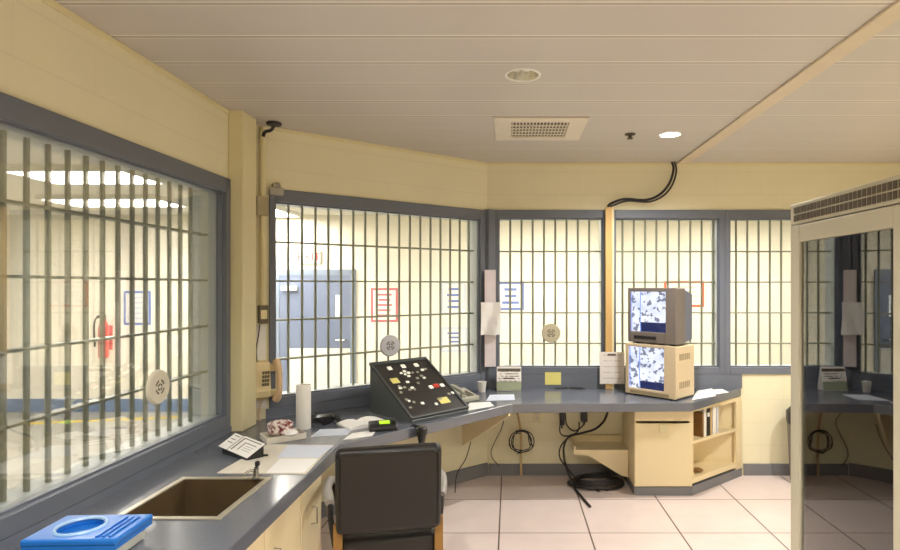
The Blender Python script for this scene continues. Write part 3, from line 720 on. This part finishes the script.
# wall phone on the diagonal wall
wp = thing('wall_phone', 'ivory wall telephone beside the pillar', 'telephone', WD.p(.09, -.004, .895), WD.rz, None)
MB().box(-.085,.095,0,.012,.0,.24).build('backplate', 'phone', wp, bevel=.004)
MB().side([(0,0.01),(-.06,.02),(-.075,.06),(-.05,.23),(0,.235)], -.08, .02).build('body', 'phone', wp, bevel=.008)
b = MB(); km = Matrix.Translation((0,-.0745,.065)) @ Matrix.Rotation(math.radians(98), 4, 'X')
for i in range(3):
    for j in range(4): b.box(-.035+.014*i, -.025+.014*i, .03+.024*j, .045+.024*j, -.003, .004, km)
b.build('keypad', 'keys', wp)
MB().box(.02,.075,-.045,0,.17,.215).box(.02,.075,-.045,0,.02,.06).build('cradle', 'phone', wp, bevel=.005)
MB().tube([(.055,-.045,.0),(.062,-.075,.04),(.064,-.085,.11),(.062,-.075,.19),(.055,-.045,.232)], [.024,.02,.016,.016,.02,.024], 12).build('handset', 'hand', wp, smooth=True)
wp.scale = (1.12, 1.12, 1.12)
MB().tube([(-.045,-.02,.23),(-.05,-.012,.30),(-.035,-.012,.40),(-.03,-.012,.455)], .0035, 6).build('line_cord', 'keys', wp, smooth=True)
cp = []
for i in range(90):
    t_ = i/89; a = i*.9; cp.append((-.02+.0+.10*math.sin(t_*PI)*-.2+.007*math.cos(a), -.03+.007*math.sin(a), .02-.15*math.sin(t_*PI*.5)))
MB().tube(cp, .003, 6, False).build('coiled_cord', 'hand', wp, smooth=True)
# conduit pipe with two boxes and a paper
cpz = thing('conduit', 'cream vertical conduit pipe with two boxes beside the pillar', 'conduit', WD.p(.075, -.02, 0), WD.rz)
MB().lathe([(.018,1.41),(.018,2.72)], 14).build('pipe', 'trimc', cpz, smooth=True)
MB().box(-.045,.03,-.035,.018,2.13,2.26).build('grey_box', mat('grey steel box', (168,158,130), .4, .2), cpz, bevel=.006)
MB().box(-.028,.028,-.03,.018,1.41,1.53).build('switch_box', 'keys', cpz, bevel=.004)
MB().box(-.02,.02,-.0325,-.03,1.44,1.50).build('switch_plate', 'trimc', cpz)
tag(MB().box(-.055,.042,-.002,0,0,.56).build('backing_sheet', 'paper', None, WD.p(.06,-.0005,.84), WD.rz), 'long white sheet on the wall behind the ivory wall phone', 'paper')
# small black fitting at the ceiling
p = Vector((-1.56, 3.80, H))
bf = thing('cable_gland', 'small black cable fitting on the ceiling above the pillar', 'cable fitting', p)
MB().lathe([(.045,0),(.05,-.006),(.045,-.018),(.02,-.022)], 18).build('dome', 'dark', bf, smooth=True)
MB().tube([(0,0,-.02),(-.02,.0,-.05),(-.06,.005,-.06),(-.075,.01,-.09)], .011).build('tail', 'cable', bf, smooth=True)
# sensor on the corner of the diagonal window frame
sn = thing('alarm_sensor', 'small metal sensor on the top left corner of the diagonal window frame', 'sensor', WD.p(.16,-.025,2.325), WD.rz)
MB().lathe([(.03,0),(.03,.02),(.022,.035),(.01,.04)], 16).build('bell', 'chrome', sn, smooth=True)
MB().box(-.045,.045,-.022,.022,-.05,0).build('bracket', 'equip', sn, bevel=.004)
# raceway in front of the mullion with the black cable feeding it
rc = thing('cable_raceway', 'tan vertical cable cover between the back windows', 'cable cover', (.868, 5.024, 0))
MB().box(-.038,.018,-.03,0,CT,2.345).build('cover', 'racew', rc, bevel=.004)
MB().box(.018,.038,-.022,0,CT,2.345).build('side_strip', 'trimc', rc, bevel=.003)
P = [at(672,160,5.0), at(673.5,170,4.98), at(669,184,4.98), at(659,195,4.98), at(645,200,4.99), at(625,199,5.0), at(612,203,5.005), at(607.5,208,5.008)]
P[0].z = H-.001; P[-1].z = 2.35
c = thing('ceiling_cable', 'thick black cable looping from the ceiling to the tan cable cover', 'cable')
MB().tube(P, .011, 8).build('cable', 'cable', c, smooth=True)
MB().tube([v+Vector((.02,-.012,-.018 if 0 < i < 7 else 0)) for i, v in enumerate(P)], .008, 8).build('cable', 'cable', c, smooth=True)
a = at(600,352,4.985); b_ = at(624.5,384,4.985)
wp_ = tag(MB().box(-.107,.107,-.003,0,0,.277).build('pinned_paper', printed('pinned sheet', (232,226,220), (190,180,176), 6, .05, .006, -.08, .08), None, ((a.x+b_.x)/2, 4.99, b_.z), 0), 'white sheet pinned at the foot of the tan cable cover', 'paper')
MB().box(-.04,.03,-.006,-.003,.245,.262).build('clip', 'keys', wp_)
a = at(553,378.5,5.027)
tag(MB().box(-.07,.07,-.002,0,-.055,.055).build('sticky_note', 'sticky', None, (a.x, 5.029, a.z), .0), 'yellow note stuck on the sill of the back window', 'note')
# paper strip and crumpled paper on the corner post
tag(MB().box(-.05,.05,-.004,0,.96,1.80).build('paper_strip', mat('pinkish strip', (214,204,206), .6), None, (-.172, 4.985, 0), math.radians(18)), 'long pale paper strip hanging on the corner post', 'paper')
cr = MB(); bm = cr.bm; G = []; rr = random.Random(3)
for th in (0, .002):
    L = []
    for i in range(7):
        L.append([bm.verts.new((-.085+.17*i/6, -.02-.028*math.sin(i*1.1+j*.6)*(.4+.6*j/6)-th+.006*rr.random(), 1.52-.28*j/6)) for j in range(7)])
    G.append(L)
for L in G:
    for i in range(6):
        for j in range(6): bm.faces.new((L[i][j], L[i+1][j], L[i+1][j+1], L[i][j+1]))
tag(cr.build('hanging_paper', 'paper', None, (-.17, 4.955, 0), math.radians(12), smooth=True), 'crumpled white papers hung over the strip on the corner post', 'paper')

# ------------------------------------------------------------------ cables under the worktop
def cable(label, pts, r=.008, name='cable', grp='loose cables under the worktop'):
    return tag(MB().tube(pts, r, 7).build(name, 'cable', None, smooth=True), label, 'cable', grp)
W_ = 5.0
cable('thick black cable curving from the worktop down to the floor beside the tray shelf', [at(608,411,W_), at(604,421,4.95), at(595,429,4.9), at(582,433,4.86), at(569,437,4.85), at(564,446,4.85), at(564,456,4.85), at(566,466,4.8), Vector((.52,4.72,.02)), Vector((.56,4.5,.012)), Vector((.60,4.3,.01))], .0095)
cable('thin black cable hanging straight in front of the wall left of the tray shelf', [at(565,411,W_), at(567,425,W_), at(575,431,W_), at(584,424,W_), at(586,414,W_)], .0055)
cable('black cable looping down left of the tray shelf', [at(562,412,W_), at(560,432,4.97), at(568,436,4.95), at(578,431,4.96), at(579,422,W_)], .0055)
cable('second black cable dropping to the floor left of the tray shelf', [at(572,434,4.9), at(561,446,4.9), at(560,458,4.9), at(569,470,4.86), at(576,478,4.82), Vector((.66,4.72,.012)), Vector((.72,4.62,.01))], .006)
cable('thin dark cable sagging along the wall left of the pipe', [at(499,412,4.97), at(503,424,W_), at(491,452,W_), at(499,466,4.97)], .0035)
cable('thin dark cable falling beside the triangular bracket', [at(473,424,4.85), at(471,440,4.8), at(466,458,4.72), at(457,474,4.66), Vector((-.44,4.60,.006))], .004)
# plug on the wall
a = at(584, 414, 5.0)
pl = thing('power_adapter', 'black power adapter plugged into the wall under the worktop', 'adapter', (a.x, 5.03, a.z-.02))
MB().box(-.028,.028,-.05,0,-.045,.04).build('body', 'dark', pl, bevel=.005); MB().tube([(0,-.025,-.045),(0,-.025,-.075)], .008, 8, False).build('strain_relief', 'dark', pl, smooth=True)
a = at(562, 417, 5.0)
pl = thing('power_adapter', 'narrow black plug under the worktop, left of the adapter', 'adapter', (a.x, 5.03, a.z-.02))
MB().box(-.02,.02,-.045,0,-.05,.05).build('body', 'dark', pl, bevel=.005); MB().tube([(0,-.02,-.05),(0,-.02,-.08)], .007, 8, False).build('strain_relief', 'dark', pl, smooth=True)
a = at(537, 417, 5.0)
so = thing('wall_socket', 'cream wall socket plate under the worktop', 'socket', (a.x, 5.05, a.z))
MB().box(-.035,.035,-.008,0,-.055,.055).build('plate', 'trimc', so, bevel=.003); MB().box(-.016,.016,-.011,-.008,.006,.036).box(-.016,.016,-.011,-.008,-.036,-.006).build('outlets', 'creampaper', so)
# coil hung on the wall pipe
a = at(521, 441, 4.99)
pp = tag(MB().tube([at(517,411,5.0), at(520,425,5.0), at(521,445,5.0), Vector((.095,5.0,.012))], .010, 8).build('pipe', 'tan', None, smooth=True), 'thin tan pipe running down the wall under the worktop', 'pipe')
cl = thing('cable_coil', 'loose coil of dark cable hung on the tan pipe', 'cable', (a.x, 4.975, a.z))
rr = random.Random(2)
for n in range(4):
    ph = rr.uniform(0, 6); R = .085+.02*n/3
    MB().tube([(R*math.cos(t*.7+ph)*rr.uniform(.75,1.1), -.006*n+.004*math.sin(t), R*math.sin(t*.7+ph)*rr.uniform(.8,1.15)) for t in range(9)], .0045, 6).build('loop', 'cable', cl, smooth=True)
# coil on the floor
fc = thing('cable_coil', 'big coil of thick black cable on the floor beneath the tray shelf', 'cable', (.715, 4.80, 0))
for n in range(6):
    R = .12+.013*n; z0 = .010+.008*(5-n)
    MB().tube([(R*1.25*math.cos(t*.63+n), R*.85*math.sin(t*.63+n), z0+.016*(1+math.sin(t+n))*.5) for t in range(11)], .0085, 8).build('loop', 'cable', fc, smooth=True)

# ------------------------------------------------------------------ waste bin by the right wall
wb = thing('waste_bin', 'grey waste bin with black rim behind the tall rack', 'bin', (2.49, 4.84, 0))
MB().lathe([(.11,0),(.12,.01),(.145,.52),(.135,.52),(.105,.015)], 24).build('bin_body', mat('grey brown bin', (112,104,96), .5), wb, smooth=True)
MB().lathe([(.146,.50),(.152,.53),(.152,.60),(.12,.635),(.1,.60)], 24).build('lid', 'dark', wb, smooth=True)

# ------------------------------------------------------------------ rack at the right
RXF, RY1, RY0, RH = 1.375, 2.82, 1.98, 2.055
rk = thing('equipment_rack', 'tall cream equipment rack with a glass door at the right edge', 'equipment rack', (RXF, RY0, 0))
D = .62; L = RY1-RY0; T = .03
b = MB(); b.box(.03, D, 0, T, .02, RH-.1); b.box(.03, D, L-T, L, .02, RH-.1); b.box(.03, D, 0, L, 0, .05); b.box(0, D, 0, L, RH-.1, RH)
b.box(D-.02, D, T, L-T, .05, RH-.1); b.build('carcass', 'rack', rk, bevel=.004)
b = MB()
for r0 in (RH-.048, RH-.085): 
    for i in range(26): b.box(-.003, .001, .03+.03*i, .052+.03*i, r0, r0+.03)
b.build('top_vents', 'slot', rk)
dr = MB().box(0, .03, L-.085, L, .06, RH-.105).box(0, .03, 0, .085, .06, RH-.105).box(0, .03, .085, L-.085, .06, .16).box(0, .03, .085, L-.085, RH-.185, RH-.105).build('door', 'rack', rk, bevel=.004)
MB().box(.012, .017, .085, L-.085, .16, RH-.185).build('glass_pane', 'rglass', dr)
b = MB(); b.box(D-.03, D-.02, T, L-T, .05, RH-.1); b.build('inner_lining', 'rackdk', rk)
for z0, z1, m, nm in ((1.30,1.40,'equip','equipment_unit'),(1.10,1.13,'equip','shelf'),(.90,1.09,'rack','drawer_unit'),(.62,.88,'dark','equipment_unit'),(.30,.58,'rack','drawer_unit'),(.12,.26,'dark','equipment_unit'),(1.52,1.72,'dark','equipment_unit')):
    u = MB().box(.05, .55, T+.01, L-T-.01, z0, z1).build(nm, m, rk, bevel=.004)
    b = MB()
    for i in range(5): b.box(.044, .05, .10+.13*i, .16+.13*i, (z0+z1)/2-.008, (z0+z1)/2+.008)
    b.build('front_details', 'keys' if m != 'dark' else 'gphone', u)

# ------------------------------------------------------------------ ceiling fittings
def downlight(x, y, r, lit, label):
    t = thing('downlight', label, 'ceiling light', (x, y, H), 0, 'recessed ceiling downlights')
    MB().lathe([(r*.86,.0),(r*.88,-.006),(r,-.005),(r*1.02,-.001)], 32, (0,0,0), None, False).build('trim_ring', 'white', t, smooth=True)
    MB().lathe([(r*.9,.0),(r*.78,.06),(r*.55,.11)], 32, (0,0,0), None, False).build('reflector', 'refl', t, smooth=True)
    MB().lathe([(r*.55,.11),(r*.55,.13)] if not lit else [(r*.78,.058),(r*.78,.065)], 28).build('lamp', 'lamp' if lit else 'lampoff', t)
    if not lit:
        MB().box(-r*.5,-r*.2,-.01,.01,.02,.11).box(r*.05,r*.35,-.01,.01,.02,.11).build('tubes', 'lampoff', t)
    if lit:
        l = bpy.data.lights.new('downlight_lamp', 'SPOT'); l.energy = PWR; l.spot_size = math.radians(150); l.spot_blend = .6
        l.shadow_soft_size = .06; l.color = (1, .98, .95); o = bpy.data.objects.new('downlight_lamp', l); COL.objects.link(o)
        o.location = (0, 0, .03); o.parent = t
PWR = 195
downlight(*LIT[0], True, 'lit downlight in the ceiling near the back wall cable')
downlight(*OFF, False, 'unlit chrome downlight in the middle of the ceiling')
for v, lb in zip(LIT[1:], ('added lit downlight out of view above the near left worktop', 'added lit downlight out of view in front of the rack', 'added lit downlight behind the viewer', 'added lit downlight out of view beyond the rack by the right wall')): downlight(*v, True, lb)  # added out of view to brighten the room
vn = thing('ceiling_vent', 'square white ceiling vent with a slatted grille', 'ceiling vent', (.2, 3.945, H))
b = MB(); a_, c_ = .305, .275
b.prism([(-a_,-c_),(a_,-c_),(a_,c_),(-a_,c_)], -.012, -.0005, [[(-.19,-.185),(.19,-.185),(.19,.19),(-.19,.19)]]); b.build('frame', 'ventg', vn, bevel=.003)
MB().box(-.19,.19,-.185,.19,-.003,-.0005).build('backing', 'slot', vn)
b = MB()
for i in range(4): b.box(-.19,.19,-.105+.075*i,-.093+.075*i,-.011,-.003)
for i in range(17): b.box(-.1845+.0225*i,-.1775+.0225*i,-.185,.19,-.009,-.003)
b.build('grille', 'ventg', vn)
sp = thing('sprinkler', 'small dark sprinkler head between the vent and the lit downlight', 'sprinkler', (.853, 4.085, H))
MB().lathe([(.038,0),(.038,-.006),(.015,-.012)], 20).build('plate', 'slot', sp, smooth=True)
MB().lathe([(.012,-.01),(.012,-.028),(.022,-.030),(.022,-.034)], 14).build('head', 'slot', sp, smooth=True)

# ------------------------------------------------------------------ world, camera, view
w = bpy.data.worlds.new('world'); SC.world = w; w.use_nodes = True
w.node_tree.nodes['Background'].inputs[0].default_value = (.05,.05,.05,1); w.node_tree.nodes['Background'].inputs[1].default_value = .2
cam = bpy.data.cameras.new('camera'); co = bpy.data.objects.new('camera', cam); COL.objects.link(co)
co.location = (0, 0, HC); co.rotation_euler = (PI/2, 0, 0)
cam.sensor_width = 36; cam.lens = 36*F/900; cam.shift_x = -(CX-450)/900; cam.shift_y = (CY-275)/900; cam.clip_start = .05
SC.camera = co
SC.view_settings.view_transform = 'Standard'; SC.view_settings.look = 'None'; SC.view_settings.gamma = 1
SC.view_settings.use_curve_mapping = False; SC.view_settings.exposure = 0.0
SC.cycles.use_denoising = True; SC.cycles.max_bounces = 10; SC.cycles.diffuse_bounces = 6; SC.cycles.transparent_max_bounces = 16
SC.cycles.sample_clamp_indirect = 6
